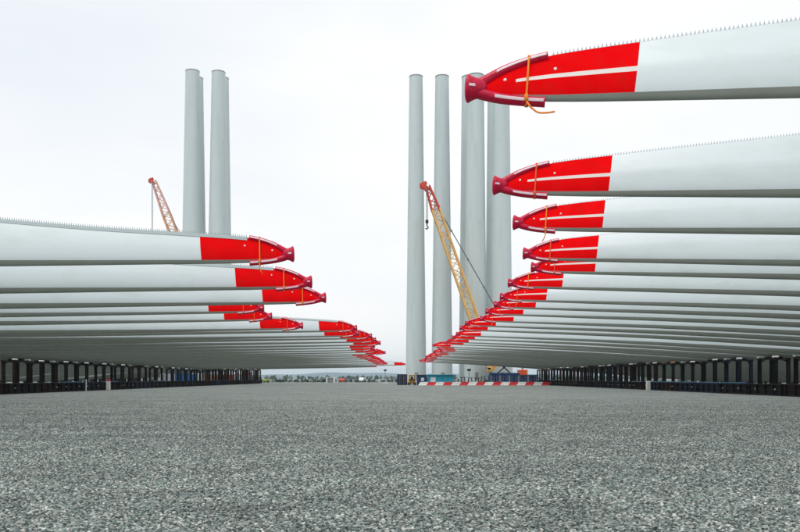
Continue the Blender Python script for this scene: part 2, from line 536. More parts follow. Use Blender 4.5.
def woodland(name, label, y0, y1, x0, x1, n, hgt, m, seed, leaf=.45):
    rnd = random.Random(seed)
    mb = MB()
    for k in range(n):
        x, y = rnd.uniform(x0, x1), rnd.uniform(y0, y1)
        th = hgt * rnd.uniform(.45, 1.15)
        rw = th * rnd.uniform(.45, .8)
        mb.tube([(x, y, 0), (x + rnd.uniform(-.1, .1), y, th * .6)], [.05 * th, .025 * th], 5)
        for j in range(60):
            u, a, z = math.sqrt(rnd.random()), rnd.uniform(0, 6.283), rnd.random()
            w = rw * (1 - abs(z - .42) * 1.2)
            c = Vector((x + u * w * math.cos(a), y + u * w * math.sin(a), th * (.08 + .92 * z)))
            s = leaf * rnd.uniform(.6, 1.4) * th * .25
            q = Matrix.Rotation(rnd.uniform(0, 6.28), 3, 'Z') @ Matrix.Rotation(rnd.uniform(-1.2, 1.2), 3, 'X')
            mb.add([c + q @ Vector(p) for p in ((-s, 0, -s * .6), (s, 0, -s * .6), (s * .5, 0, s * .7), (-s * .5, s * .3, s * .6))], [(0, 1, 2, 3)])
    o = link(name, mb.mesh(name, m)); o['kind'] = 'stuff'; o['label'] = label; o['category'] = 'trees'


woodland('woodland', 'low dark green scrub and trees beyond the far edge of the yard', 300, 350, -210, 190, 1000, 1.2, M['leaf'], 4)
woodland('far_woodland', 'hazy blue-green trees on the far shore', 900, 1150, -650, 600, 700, 4.6, M['leaf2'], 6)

# ------------------------------------------------------------------ turbine blades
L_BLADE = 75.0
VB0 = hermite([0, .15, .4, .8, 1.15, 2.0, 5, 12, 37, 75], [-.01, -.075, -.14, -.19, -.21, -.22, -.22, -.22, -.22, -.22])
VT0 = hermite([0, .15, .28, .42, .8, 1.15, 2.55, 5, 8, 15, 25, 37, 55, 61, 68, 75],
             [.02, .11, .195, .275, .415, .487, .61, .79, 1.08, 1.70, 2.40, 3.05, 4.15, 4.3, 3.7, 3.2])
# the way each row's blades bend between tip and root
BEND = {1: hermite([0, 10, 37, 55, 71, 75], [0, 0, -.45, -.9, -1.2, -1.2]),
        -1: hermite([0, 10, 37, 55, 71, 75], [0, 0, .15, -.5, -1.7, -1.7])}
SIDE = [1]


def VB(t): return VB0(t) + BEND[SIDE[0]](t)
WIDER = hermite([0, .3, 1.07, 2.34, 5, 8, 20, 75], [0, .01, .04, .10, .22, .27, .27, 0])
def VT(t): return VT0(t) + BEND[SIDE[0]](t) + (WIDER(t) if SIDE[0] > 0 else 0)


TH = hermite([0, .4, 1.15, 2.55, 5, 10, 20, 37, 55, 65, 75], [.03, .09, .13, .18, .23, .36, .72, 1.4, 2.5, 3.2, 3.4])
RND = hermite([0, 50, 58, 66, 75], [0, 0, .25, .8, 1.0])
TILTS = {1: math.tan(math.radians(8.5)), -1: math.tan(math.radians(6))}
CREASE = {1: .13, -1: .06}
TS = [0, .04, .1, .18, .3, .45, .63, .85, 1.15, 1.5, 1.9, 2.15, 2.34, 2.7, 3.2, 4, 5, 6.5, 8, 10, 12.5, 15, 18, 21, 25, 29, 33, 37, 41, 45,
      50, 54, 58, 61, 64, 67, 70, 72.5, 75]
US = [0, .004, .015, .035, .06, .12, .15, .19, .25, .32, .40, .465, .55, .62, .70, .78, .86, .93, 1.0]
N_U = len(US)
I_LE, I_S0, I_S1 = 5, 11, 12
T_RED, T_STR = TS.index(2.34), TS.index(.63)


def sect(t, u, front):
    vb, vt, th, r = VB(t), VT(t), TH(t), RND(t)
    c = vt - vb
    naca = 5 * (.2969 * math.sqrt(u) - .126 * u - .3516 * u * u + .2843 * u ** 3 - .1015 * u ** 4) * 2
    circ = 2 * math.sqrt(max(u * (1 - u), 0))
    s = (1 - r) * naca + r * circ
    w = th / 2 * s * (1 if front else -.85) - u * c * TILTS[SIDE[0]] * (1 - r) - max(u - .55, 0) * c * CREASE[SIDE[0]] * (1 - r)
    # LE belly centred
    return t, w, vb + u * c


def blade_meshes(side):
    """side +1: blade runs to the right; -1: to the left. local -Y looks to the camera"""
    SIDE[0] = side

    def P(t, w, v): return (side * t, -w, v)

    def patch(i0, i1, j0, j1, front):
        vs, fs = [], []
        m = j1 - j0 + 1
        for i in range(i0, i1 + 1):
            for j in range(j0, j1 + 1):
                t = TS[i]
                if i == T_RED: t += (US[j] - .5) * .06
                vs.append(P(*sect(t, US[j], front)))
        for i in range(i1 - i0):
            for j in range(j1 - j0):
                fs.append((i * m + j, i * m + j + 1, i * m + m + j + 1, i * m + m + j))
        return vs, fs

    R = {}
    nT = len(TS) - 1
    mb = MB()
    mb.add(*patch(T_RED, nT, I_LE, N_U - 1, True)); mb.add(*patch(T_RED, nT, I_LE, N_U - 1, False))
    # root closing disc
    ring = [P(*sect(75, u, True)) for u in US] + [P(*sect(75, u, False)) for u in US[-2:0:-1]]
    mb.add(ring, [tuple(range(len(ring)))])
    R['blade_shell'] = (mb, 'blade')
    mb = MB()
    if side > 0:
        mb.add(*patch(0, T_RED, I_LE, I_S0, True)); mb.add(*patch(0, T_RED, I_S1, N_U - 1, True))
        mb.add(*patch(0, T_STR, I_S0, I_S1, True))
        ms = MB(); ms.add(*patch(T_STR, T_RED, I_S0, I_S1, True)); R['white_stripe'] = (ms, 'stripe')
    else:
        mb.add(*patch(0, T_RED, I_LE, N_U - 1, True))
    mb.add(*patch(0, T_RED, I_LE, N_U - 1, False))
    R['red_tip'] = (mb, 'red')
    mb = MB()
    mb.add(*patch(0, nT, 0, I_LE, True)); mb.add(*patch(0, nT, 0, I_LE, False))
    R['leading_edge_strip'] = (mb, 'le')
    # serrated trailing edge: backing strip + teeth
    mb = MB()
    t0, t1 = (1.13, 30.0)
    bk = -1 if side > 0 else 1
    k = 0
    tt = np.linspace(t0, t1, 90)
    vs, fs = [], []
    for t in tt:
        c = VT(t) - VB(t)
        hgt = .075 if side > 0 else .085
        for du, off in ((hgt / c, .012), (-.004, .008)):
            u = 1 - du
            _, w, v = sect(t, min(u, 1), bk > 0)
            vs.append(P(t, w + bk * off, v + (.006 if u > 1 else 0)))
            vs.append(P(t, w + bk * off * .3, v + (.006 if u > 1 else 0)))
    for i in range(len(tt) - 1):
        for a, b in ((0, 2), (2, 3), (3, 1), (1, 0)):
            fs.append((i * 4 + a, i * 4 + b, i * 4 + 4 + b, i * 4 + 4 + a))
    mb.add(vs, fs)
    t = t0 + .02
    while t < t1 - .05:
        _, w, v = sect(t, 1, True)
        hgt = .062 if side > 0 else .085
        a, b, c_ = P(t - .017, w + bk * .004, v - .005), P(t + .017, w + bk * .004, v - .005), P(t, w - hgt * .12, v + hgt)
        a2, b2 = P(t - .017, w + bk * .004 - .008, v - .005), P(t + .017, w + bk * .004 - .008, v - .005)
        mb.add([a, b, c_, a2, b2], [(0, 1, 2), (4, 3, 2), (0, 3, 4, 1), (0, 2, 3), (1, 4, 2)])
        t += .058
    R['serrated_edge'] = (mb, 'serr' if side > 0 else 'serr_dark')

    # tip guard: two padded arms along the edges, meeting in a flared end
    def arm(upper, ts, r, ang=None):
        pts = []
        for t in ts:
            u = 1.0 if upper else 0.0
            _, w, v = sect(t, u, True)
            pts.append(P(t, w, v + (.0 if upper else -.005)))
        return pts

    gs = [.06, .12, .2, .3, .42, .56,   .70, .84, .96, 1.07]
    mb = MB()
    mb.tube(arm(True, gs, 0), [.09, .085, .078, .072, .07, .068, .066, .066, .066, .068], 14)
    mb.tube(arm(False, gs, 0), [.09, .088, .084, .08, .078, .076, .074, .074, .074, .078], 14)
    mb.lathe([(0.0, -.115 * side), (.14, -.11 * side), (.20, -.09 * side), (.215, -.06 * side), (.19, -.025 * side), (.165, .03 * side), (.15, .09 * side),
              (.13, .14 * side), (.09, .19 * side), (.02, .22 * side)], 22, sx=.72, sy=1.0, axis='X', c=(0, 0, 0.01))
    R['tip_guard'] = (mb, 'guard')
    mb = MB()

    def ribbon(upper, ts, r):
        vs, fs = [], []
        for t in ts:
            _, w, v = sect(t, 1.0 if upper else 0.0, True)
            base = math.radians(14 if upper else 0)
            for k in range(4):
                an = base + math.radians(-16 + 10.7 * k)
                vs.append(P(t, w + r * math.cos(an), v + r * math.sin(an)))
        for i in range(len(ts) - 1):
            for k in range(3):
                fs.append((i * 4 + k, i * 4 + k + 1, i * 4 + 5 + k, i * 4 + 4 + k))
        return vs, fs
    s1, s2 = MB(), MB()
    s1.add(*ribbon(True, [.34, .42, .56, .70, .84, .96, 1.05], .0735))
    s2.add(*ribbon(False, [.34, .42, .56, .70, .84, .96, 1.05], .0825))
    R['reflective_strip'] = (s1, 'reflect'); R['reflective_strip#2'] = (s2, 'reflect')
    s3v = [P(x, .152 - (x + .03) * .35, z) for x, z in ((-.04, 0), (.05, 0), (.05, .04), (-.04, .04))]
    s3 = MB(); s3.add(s3v, [(0, 1, 2, 3)]); R['reflective_patch'] = (s3, 'reflect')
    # strap round both arms
    ts_ = .80
    _, wt, vt = sect(ts_, 1, True); _, wb, vb = sect(ts_, 0, True)
    rt, rb = .078, .086
    loop = [(wt + rt * math.cos(a), vt + rt * math.sin(a)) for a in np.radians([0, 30, 60, 90, 120, 150, 180])]
    loop += [(wb + rb * math.cos(a), vb + rb * math.sin(a)) for a in np.radians([180, 210, 240, 270, 300, 330, 360])]
    lp = [P(ts_ + .012 * math.sin(i * 1.7), w, v) for i, (w, v) in enumerate(loop)]
    mb = MB(); mb.tube(lp, .016, 6, closed=True, flat=.6)
    mb.box(P(ts_, wb + rb + .012, vb + .02), (.055, .03, .10), bev=.008)
    R['strap'] = (mb, 'strap')
    x0, z0, w0 = ts_, vb - .03, wb + rb
    tl = MB()
    tl.tube([P(x0, w0 + .01, z0), P(x0 + .07, w0 + .03, z0 - .10), P(x0 + .16, w0 + .03, z0 - .17), P(x0 + .22, w0 + .04, z0 - .19), P(x0 + .33, w0 + .05, z0 - .19), P(x0 + .42, w0 + .06, z0 - .18)], .014, 6, flat=.5)
    R['tail_long'] = (tl, 'strap')
    tl = MB()
    tl.tube([P(x0, w0 + .01, z0), P(x0 + .01, w0 + .03, z0 - .1), P(x0 - .02, w0 + .02, z0 - .2), P(x0 - .07, w0 + .02, z0 - .3)], .013, 6, flat=.5)
    R['tail_short'] = (tl, 'strap')
    for nm, tq, uq in (('lightning_receptor', .47, .60), ('lightning_receptor#2', 1.19, .66)):
        _, w, v = sect(tq, uq, True)
        rb_ = MB(); rb_.lathe([(.024, -.006), (.024, .004), (.017, .008), (0.0, .009)], 12, axis='Y')
        rb_.v = [(p[0] + side * tq, -p[1] - w, p[2] + v) for p in rb_.v]
        R[nm] = (rb_, 'white')
    out = {}
    for k, (mb, mm) in R.items():
        sm = k.split('#')[0] not in ('serrated_edge',)
        out[k] = mb.mesh(k.split('#')[0], M[mm], sm, 50 if k in ('tip_guard', 'blade_shell', 'leading_edge_strip') else None)
    return out


BM = {1: blade_meshes(1), -1: blade_meshes(-1)}
STRAP_RED = {}
for sd in BM:
    STRAP_RED[sd] = BM[sd]['strap'].copy()
    STRAP_RED[sd].materials.clear(); STRAP_RED[sd].materials.append(M['strap_red'])
SLOPE = {1: .053, -1: .024}
YAW = {1: .21, -1: .08}

# (pixel x of tip, distance in eye heights, height of tip above the eye in eye heights)
RIGHT = [(466, 7.0, 2.54), (493, 10.15, 2.45), (513, 13.1, 2.55), (523, 15.9, 2.48), (531, 18.3, 2.54), (508, 21.4, 2.55), (500, 25, 2.55),
         (494, 27.7, 2.56), (485.5, 30.5, 2.55), (480, 34.2, 2.55), (465, 37, 2.54), (459.6, 40.5, 2.55), (456, 45.6, 2.53),
         (452, 49.6, 2.54), (447.7, 54.2, 2.55), (444, 58, 2.56), (432.5, 62, 2.55), (437, 66, 2.54)]
k = 0
d = 70.0
rr = random.Random(3)
while d <= 121:
    RIGHT.append((PX + (4.5 + rr.uniform(-.35, .35)) * F / d, d, 2.54 + rr.uniform(-.04, .04)))
    d += rr.uniform(3.1, 4.0)
LEFT = [(294, 12.5, 1.94), (312, 15.2, 1.83), (326, 18.2, 1.83), (264, 20.9, 1.84), (272, 24.2, 1.87), (303, 26.9, 1.77), (357, 30.3, 1.90),
        (359, 33, 1.85), (372, 35.6, 1.88), (376, 38.6, 1.86), (380.6, 41.7, 1.84), (375, 45, 1.82), (374, 49, 1.82), (377, 53, 1.82),
        (385.6, 57, 1.82), (371, 61, 1.8), (374, 65, 1.8), (376, 69, 1.8), (380, 73.5, 1.8), (382, 78.5, 1.79), (384, 84, 1.78),
        (385.5, 90, 1.75), (387.5, 96, 1.74), (405.6, 101, 1.74)]
d = 105.0
while d <= 148:
    LEFT.append((PX - 2.6 * F / d + rr.uniform(-2, 2), d, 1.80 + (d - 105) / 43 * .35 + rr.uniform(-.03, .03)))
    d += rr.uniform(3.3, 4.3)

BASE_M = ['frame_black', 'frame_black', 'frame_brown', 'frame_navy', 'frame_black', 'frame_brown']
RACK_X = {1: 22 * H, -1: -24 * H}


def frame_parts():
    R = {}
    # plate girder base, 1.15 high, unit length 1 along Y
    mb = MB()
    mb.box((0, 0, .06), (1.7, 1, .12)); mb.box((0, 0, 1.09), (1.7, 1, .12))
    mb.box((-.62, 0, .575), (.05, .998, .90)); mb.box((.62, 0, .575), (.05, .998, .90))
    mb.box((0, 0, .55), (1.5, .994, .10))
    for y in (-.47, -.235, 0, .235, .47):
        for s in (-1, 1):
            mb.box((s * .74, y, .575), (.2, .022, .89))
    R['base'] = mb
    mb = MB()   # H column, unit height
    mb.box((0, -.13, .5), (.30, .04, 1)); mb.box((0, .13, .5), (.30, .04, 1)); mb.box((0, 0, .5), (.05, .24, 1))
    R['post'] = mb
    mb = MB()
    mb.box((0, 0, .09), (.34, 1, .18)); mb.box((0, -.30, -.12), (.22, .2, .05), Matrix.Rotation(.8, 3, 'X')); mb.box((0, .30, -.12), (.22, .2, .05), Matrix.Rotation(-.8, 3, 'X'))
    R['crossbeam'] = mb
    mb = MB(); mb.box((0, 0, .07), (.7, .42, .14), bev=.04)
    R['pad'] = mb
    mb = MB(); mb.box((0, 0, .05), (.12, 1, .1)); R['rail'] = mb
    mb = MB(); mb.lathe([(.07, -.02), (.07, .02), (.03, .035), (0, .04)], 10, axis='X'); R['bolt'] = mb
    return R


FP = frame_parts()
FM = {}


def fmesh(k, m):
    if (k, m) not in FM: FM[(k, m)] = FP[k].mesh(k, M[m], k == 'bolt')
    return FM[(k, m)]


def build_blade(side, i, px, dist, up, n_all, yawj, wid, lo, hi):
    SIDE[0] = side
    dd = dist * H
    tip = Vector(((px - PX) / F * dd + side * .10, dd, H + up * H - .02))
    row = 'right' if side > 0 else 'left'
    nth = ordn(i + 1)
    if side > 0:
        lab = f'{nth} blade from the front in the right row, red tip with white stripe'
        if i == 0: lab = 'nearest and highest blade on the right, red tip with long loose orange strap'
        if i == n_all - 1: lab = 'farthest grey turbine blade in the right row, beside the barrier'
    else:
        lab = f'{nth} blade from the front in the left row, plain red tip'
        if i == 0: lab = 'nearest blade on the left, whole serrated top edge against the sky'
        if i == n_all - 1: lab = 'farthest turbine blade of the left row, lowest above the horizon'
    t = thing('turbine_blade', lab, 'blade', tip, 0, f'turbine blades stored in the {row} row')
    yaw = YAW[side] + yawj
    s = SLOPE[side]
    t.rotation_euler = (0, side * math.atan(s), -side * math.atan(yaw))
    meshes = BM[side]
    guard = None
    for key, me in meshes.items():
        nm = key.split('#')[0]
        if nm in ('reflective_strip', 'reflective_patch', 'tail_long', 'tail_short'): continue
        if key == 'strap' and ((side > 0 and i >= 1 and i not in (2, 5)) or (side < 0 and i >= 3)): me = STRAP_RED[side]
        o = link(nm, me, t)
        if key == 'tip_guard': guard = o
        if key == 'strap':
            if (side > 0 and i in (0,)): link('strap_tail', meshes['tail_long'], o)
            elif (side < 0 and i in (0, 5, 7)) or (side > 0 and i in (2, 6, 9)): link('strap_tail', meshes['tail_short'], o)
    for key in ('reflective_strip', 'reflective_strip#2', 'reflective_patch'):
        link(key.split('#')[0], meshes[key], guard)
    # storage frame where the blade crosses the rack line
    bpy.context.view_layer.update()
    rx = RACK_X[side]
    tt = (abs(rx - tip.x)) * math.sqrt(1 + yaw * yaw) * math.sqrt(1 + s * s)
    mw = t.matrix_world
    p = mw @ Vector((side * tt, 0, VB(tt)))
    top = p.z
    fr = thing('storage_frame', f'dark steel storage frame under the {nth} blade of the {row} row', 'storage frame', (rx, p.y, 0), 0,
               f'storage frames of the {row} row')
    rnd = random.Random(i * 7 + (100 if side > 0 else 0))
    bmn = rnd.choice(BASE_M)
    link('base', fmesh('base', bmn), fr, (0, (lo + hi) / 2, 0), scale=(1, (hi - lo) * .985, 1))
    pw = min(3.2, wid * .58) * rnd.uniform(.92, 1.08)
    pmn = rnd.choice(BASE_M)
    beam_z = top - .14 - .18
    for qx in (-.6, .6):
        for q in (-1, 1):
            link('post', fmesh('post', pmn), fr, (qx, q * pw / 2, 1.152), scale=(1, 1, beam_z - 1.154))
        link('crossbeam', fmesh('crossbeam', pmn), fr, (qx, 0, beam_z), scale=(1, pw + .45, 1))
    # saddle pads: one under the blade's belly, others at the beam ends
    padm = 'pad_tan' if rnd.random() < .05 else 'pad'
    link('pad', fmesh('pad', 'frame_black'), fr, (0, 0, top - .138), scale=(2.4, 1, 1))
    for q in (-1, 1):
        if rnd.random() < .8:
            link('pad', fmesh('pad', padm), fr, (-side * .6, q * (pw / 2 - .1), top - .138), scale=(.7, 1.1, 1.2))
    if rnd.random() < .4:
        link('rail', fmesh('rail', 'blue_rail'), fr, (-side * .78, (lo + hi) / 2, 1.153), scale=(1, (hi - lo) * .9, 1))
    for q in (-.3, .31):
        if rnd.random() < .45:
            link('bolt', fmesh('bolt', 'pad'), fr, (-side * .87, q * wid, .62))
    # root stand
    tr = 71.0
    p = mw @ Vector((side * tr, 0, VB(tr)))
    xpx = PX + p.x / p.y * F if p.y > 5 else 9999
    if -10 < xpx < 810:
        rs_ = thing('root_stand', f'low steel stand under the thick root of the {nth} blade of the {row} row', 'root stand', (p.x, p.y, 0), 0,
                    f'root stands of the {row} row')
        z = p.z
        link('base', fmesh('base', bmn), rs_, scale=(.9, min(wid * .9, 3.6), .35))
        link('crossbeam', fmesh('crossbeam', bmn), rs_, (0, 0, z - .18), scale=(1.6, 2.4, 1))
        for q in (-1, 1):
            link('post', fmesh('post', bmn), rs_, (0, q * .95, .405), scale=(1.5, 1.2, max(z - .18 - .407, .1)))


for side, LST in ((1, RIGHT), (-1, LEFT)):
    LST.sort(key=lambda q: q[1])
    rj = random.Random(17 + side)
    for i, (px, dist, up) in enumerate(LST):
        a = LST[i - 1][1] if i else dist - 3
        b = LST[i + 1][1] if i < len(LST) - 1 else dist + 3.2
        wid = min(dist - a, b - dist, 4.2) * H
        lo, hi = (a - dist) / 2 * H, (b - dist) / 2 * H
        lo, hi = max(lo, -5), min(hi, 5)
        if side > 0 and i == 18: hi -= .5
        if side > 0 and i == 19: lo += .4
        yj = rj.uniform(-.008, .008) if i > 4 else 0
        build_blade(side, i, px, dist, up, len(LST), yj, wid, lo, hi)

# ------------------------------------------------------------------ towers
def tower(label, x_top, x_bot, y_top, depth, d_top_px, d_bot_px):
    top = pix(x_top, y_top, depth)
    hgt = top.z
    x = pix(x_bot, PY, depth).x
    t = thing('tower', label, 'tower', (x, depth, 0), 0, 'turbine towers standing upright')
    rt, rb = d_top_px / F * depth / 2, d_bot_px / F * depth / 2

    def rad(k):
        # cylinder-ish foot, conical above
        return rb + (rt - rb) * (max(k - .12, 0) / .88) ** .92
    secs = [0, .26, .53, .78, 1]
    for a, b in zip(secs[:-1], secs[1:]):
        mb = MB()
        prof = [(rad(a + (b - a) * q / 8), hgt * (a + (b - a) * q / 8) + (.5 if (a == 0 and q == 0) else 0)) for q in range(9)]
        prof = [(r, z - (.03 if z > hgt * b - 1e-6 and b < 1 else 0)) for r, z in prof]
        mb.lathe(prof, 48)
        part('tower_section', mb, M['tower'], t, True, 40)
    for k in secs[1:-1]:
        mb = MB(); r = rad(k)
        mb.lathe([(r * .995, hgt * k - .03), (r * 1.004, hgt * k - .02), (r * 1.004, hgt * k + .03), (r * .995, hgt * k + .04)], 48)
        part('flange_joint', mb, M['tower'], t, True, 40)
    mb = MB(); mb.lathe([(rt * 1.0, hgt), (rt * 1.03, hgt + .02), (rt * 1.03, hgt + .25), (rt * .95, hgt + .32), (rt * .2, hgt + .42), (0, hgt + .43)], 48)
    part('top_cover', mb, M['steel_grey'], t, True, 30)
    mb = MB(); mb.lathe([(rb * 1.12, 0), (rb * 1.12, .3), (rb * 1.0, .5)], 48)
    part('base_ring', mb, M['steel_grey'], t, True, 30)
    mb = MB(); mb.box((0, -rb - .02, 2.2), (.9, .12, 2.1), bev=.04)
    part('door', mb, M['steel_grey'], t)


tower('white tower at far left, in front of its pair, beside the red-headed crane', 193.8, 192.5, 72, 272, 13.8, 24)
tower('white tower half hidden behind the leftmost tower', 197.4, 197, 79, 288, 12.2, 21)
tower('white tower just right of the leftmost tower', 220, 218.5, 73, 272, 13.4, 24)
tower('white tower half hidden behind the second tower from the left', 222.8, 222.5, 79, 288, 12.2, 21)
tower('pale tower left of the yellow crane boom, hook hanging in front', 417.7, 416, 77.5, 222, 13.4, 20)
tower('pale tower crossed by the middle of the yellow crane boom', 443.8, 442, 77.5, 222, 13.6, 20.5)
tower('pale tower right of the yellow crane boom, top behind the nearest red tip', 475.5, 475.5, 76.5, 215, 16.5, 23)
tower('tower half hidden at the left behind the one under the nearest red tip', 472, 469.5, 78, 231, 15.5, 21)
tower('rightmost pale tower, its top hidden by the nearest right blade', 499.8, 501, 77, 215, 16.5, 23)
tower('tower half hidden at the left behind the rightmost tower', 497, 495.5, 78, 231, 15.5, 21)


# ------------------------------------------------------------------ cranes
def crane(label, depth, foot_px, head_px, cols, swing=-1, head_len=6.5, drop=8.6, K=1.0):
    foot, head = pix(*foot_px, depth), pix(*head_px, depth)
    base = Vector((foot.x - swing * 1.2, depth, 0))
    t = thing('crawler_crane', label, 'crane', base)
    fo, hd = foot - base, head - base
    ax = (hd - fo).normalized()
    Lb = (hd - fo).length
    side = Vector((0, 1, 0))
    nrm = ax.cross(side).normalized()

    def width(s):  # half width along the boom
        return float(np.interp(s, [0, 5, Lb - head_len, Lb], [.35 * K, 1.12 * K, 1.0 * K, .5 * K]))

    def lattice(s0, s1, bay):
        mb = MB()
        n = max(2, int((s1 - s0) / bay))
        st = np.linspace(s0, s1, n + 1)

        def corner(s, k):
            w = width(s)
            a, b = ((1, 1), (1, -1), (-1, -1), (-1, 1))[k]
            return fo + ax * s + nrm * (w * a) + side * (w * b)
        for i in range(n):
            for k in range(4):
                mb.bar(corner(st[i], k), corner(st[i + 1], k), .38)
                k2 = (k + 1) % 4
                if i % 2: mb.bar(corner(st[i], k), corner(st[i + 1], k2), .19)
                else: mb.bar(corner(st[i], k2), corner(st[i + 1], k), .19)
                if i % 3 == 0: mb.bar(corner(st[i], k), corner(st[i], k2), .12)
        return mb
    part('boom', lattice(0, Lb - head_len, 1.7), M[cols[0]], t)
    part('boom_head', lattice(Lb - head_len, Lb, 1.6), M[cols[1]], t)
    mb = MB()
    mb.bar(hd - ax * 1.2 + nrm * .3, hd + ax * .9 + Vector((swing * 1.3, 0, -.1)), .9, 1.2)
    mb.bar(hd + Vector((swing * .2, 0, .9)), hd + Vector((swing * 1.8, 0, .2)), .5, .9)
    mb.lathe([(.75, -.25), (.75, .25)], 16, axis='Y', c=tuple(hd + Vector((swing * 1.3, 0, -.1))))
    part('sheave_head', mb, M['crane_red'], t)
    hook_x = hd + Vector((swing * .35, -1.4, -.3))
    mb = MB(); mb.tube([hook_x, hook_x - Vector((0, 0, drop))], .09, 6)
    mb.tube([hook_x + Vector((.35, 0, 0)), hook_x + Vector((.35, 0, -drop))], .07, 6)
    hr = part('hoist_rope', mb, M['cable'], t)
    mb = MB()
    c = hook_x - Vector((-.15, 0, drop + .6))
    mb.box(c, (.8, .5, 1.0), bev=.15)
    mb.tube([c + Vector((0, 0, -.5)), c + Vector((0, 0, -1.1)), c + Vector((.35, 0, -1.6)), c + Vector((0, 0, -2.0)), c + Vector((-.4, 0, -1.7))], .17, 8)
    part('hook_block', mb, M['dark'], t)
    # mast and pendants behind the boom
    back = -swing
    mast_top = fo + Vector((back * 5.0 * K, 0, 9.2 * K))
    mb = MB()
    for s in (-1, 1):
        mb.bar(fo + Vector((back * .5, s * 1.0, 0)), mast_top + Vector((0, s * .5, 0)), .3)
    for q in np.linspace(.15, .95, 7):
        a = fo.lerp(mast_top, q); mb.bar(a + Vector((0, -.9 + .4 * q, 0)), a + Vector((0, .9 - .4 * q, 0)), .16)
    part('mast', mb, M[cols[0]], t)
    att = hd - ax * (head_len - .3) - nrm * .9 if False else fo + ax * (Lb - head_len) + Vector((back * .9, 0, 0))
    mb = MB()
    for s in (-1, 1):
        mb.tube([att + Vector((0, s * .5, 0)), mast_top + Vector((0, s * .5, 0))], .065, 6)
    for q in (.17, .4, .62, .84):
        mb.box(att.lerp(mast_top, q), (.35, 1.3, .35), bev=.08)
    part('pendant', mb, M['cable_grey' if cols[0] == 'crane_tan' else 'cable'], t)
    mb = MB()
    tail = Vector((back * 8.3, 0, 3.0)) + Vector((fo.x, 0, 0))
    for s in (-1, 1): mb.tube([mast_top + Vector((0, s * .4, 0)), tail + Vector((0, s * .8, 0))], .1, 6)
    part('back_stay', mb, M['cable'], t)
    # superstructure
    mb = MB(); mb.box((fo.x + back * 4.0, 0, 2.55), (9.4, 3.0, 1.0), bev=.12)
    mb.box((fo.x + back * 2.0, 0, 1.85), (3.2, 3.0, .5))
    part('deck', mb, M[cols[3]], t)
    mb = MB()
    mb.bar((fo.x + back * 1.4, -.8, 3.0), (fo.x + back * 4.2, -.8, 5.4), .3); mb.bar((fo.x + back * 4.6, -.8, 3.0), (fo.x + back * 2.6, -.8, 4.8), .3)
    part('gantry', mb, M['navy_dark'], t)
    mb = MB()
    for k in range(3): mb.box((fo.x + back * 7.9, 0, 2.3 + k * .62), (2.1, 4.2, .58), bev=.08)
    part('counterweight', mb, M[cols[4]], t)
    mb = MB(); mb.box((fo.x - back * .9, -2.1, 3.9), (1.5, 1.2, 1.4), bev=.2)
    cb = part('cab', mb, M[cols[2]], t)
    mb = MB(); mb.box((fo.x - back * 1.05, -2.66, 4.15), (.7, .16, .5)); mb.box((fo.x - back * 1.65, -2.1, 4.15), (.06, .9, .7))
    part('window', mb, M['glass'], cb)
    for s in (-1, 1):
        mb = MB()
        prof = [(-3.8, .35), (-3.4, .08), (3.4, .08), (3.8, .35), (3.9, .75), (3.5, 1.15), (-3.5, 1.15), (-3.9, .75)]
        vs = [(back * 2 + fo.x + x, s * 2.9 + w, z - .08) for w in (-.55, .55) for x, z in prof]
        mb.add(vs, [tuple(range(7, -1, -1)), tuple(range(8, 16))] + [(i, (i + 1) % 8, 8 + (i + 1) % 8, 8 + i) for i in range(8)])
        for k in range(14): mb.box((back * 2 + fo.x - 3.3 + k * .51, s * 2.9, 1.1), (.3, 1.16, .1))
        part('crawler_track', mb, M['dark'], t)
    mb = MB(); mb.box((back * 2 + fo.x, 0, .95), (3.4, 5.0, .8)); mb.lathe([(1.3, 1.3), (1.3, 1.65)], 20, c=(back * 2 + fo.x, 0, 0))
    part('undercarriage', mb, M['dark'], t)


crane('yellow lattice crane with red boom head in front of the right towers', 208, (492, 370), (427.5, 186), ('crane_yellow', 'crane_red', 'crane_yellow', 'navy', 'orange'))
crane('crane with pale tan boom and red head left of the left towers', 292, (226, 372), (154, 181), ('crane_tan', 'crane_pink', 'orange', 'orange', 'crane_red'), head_len=13, drop=26, K=1.35)


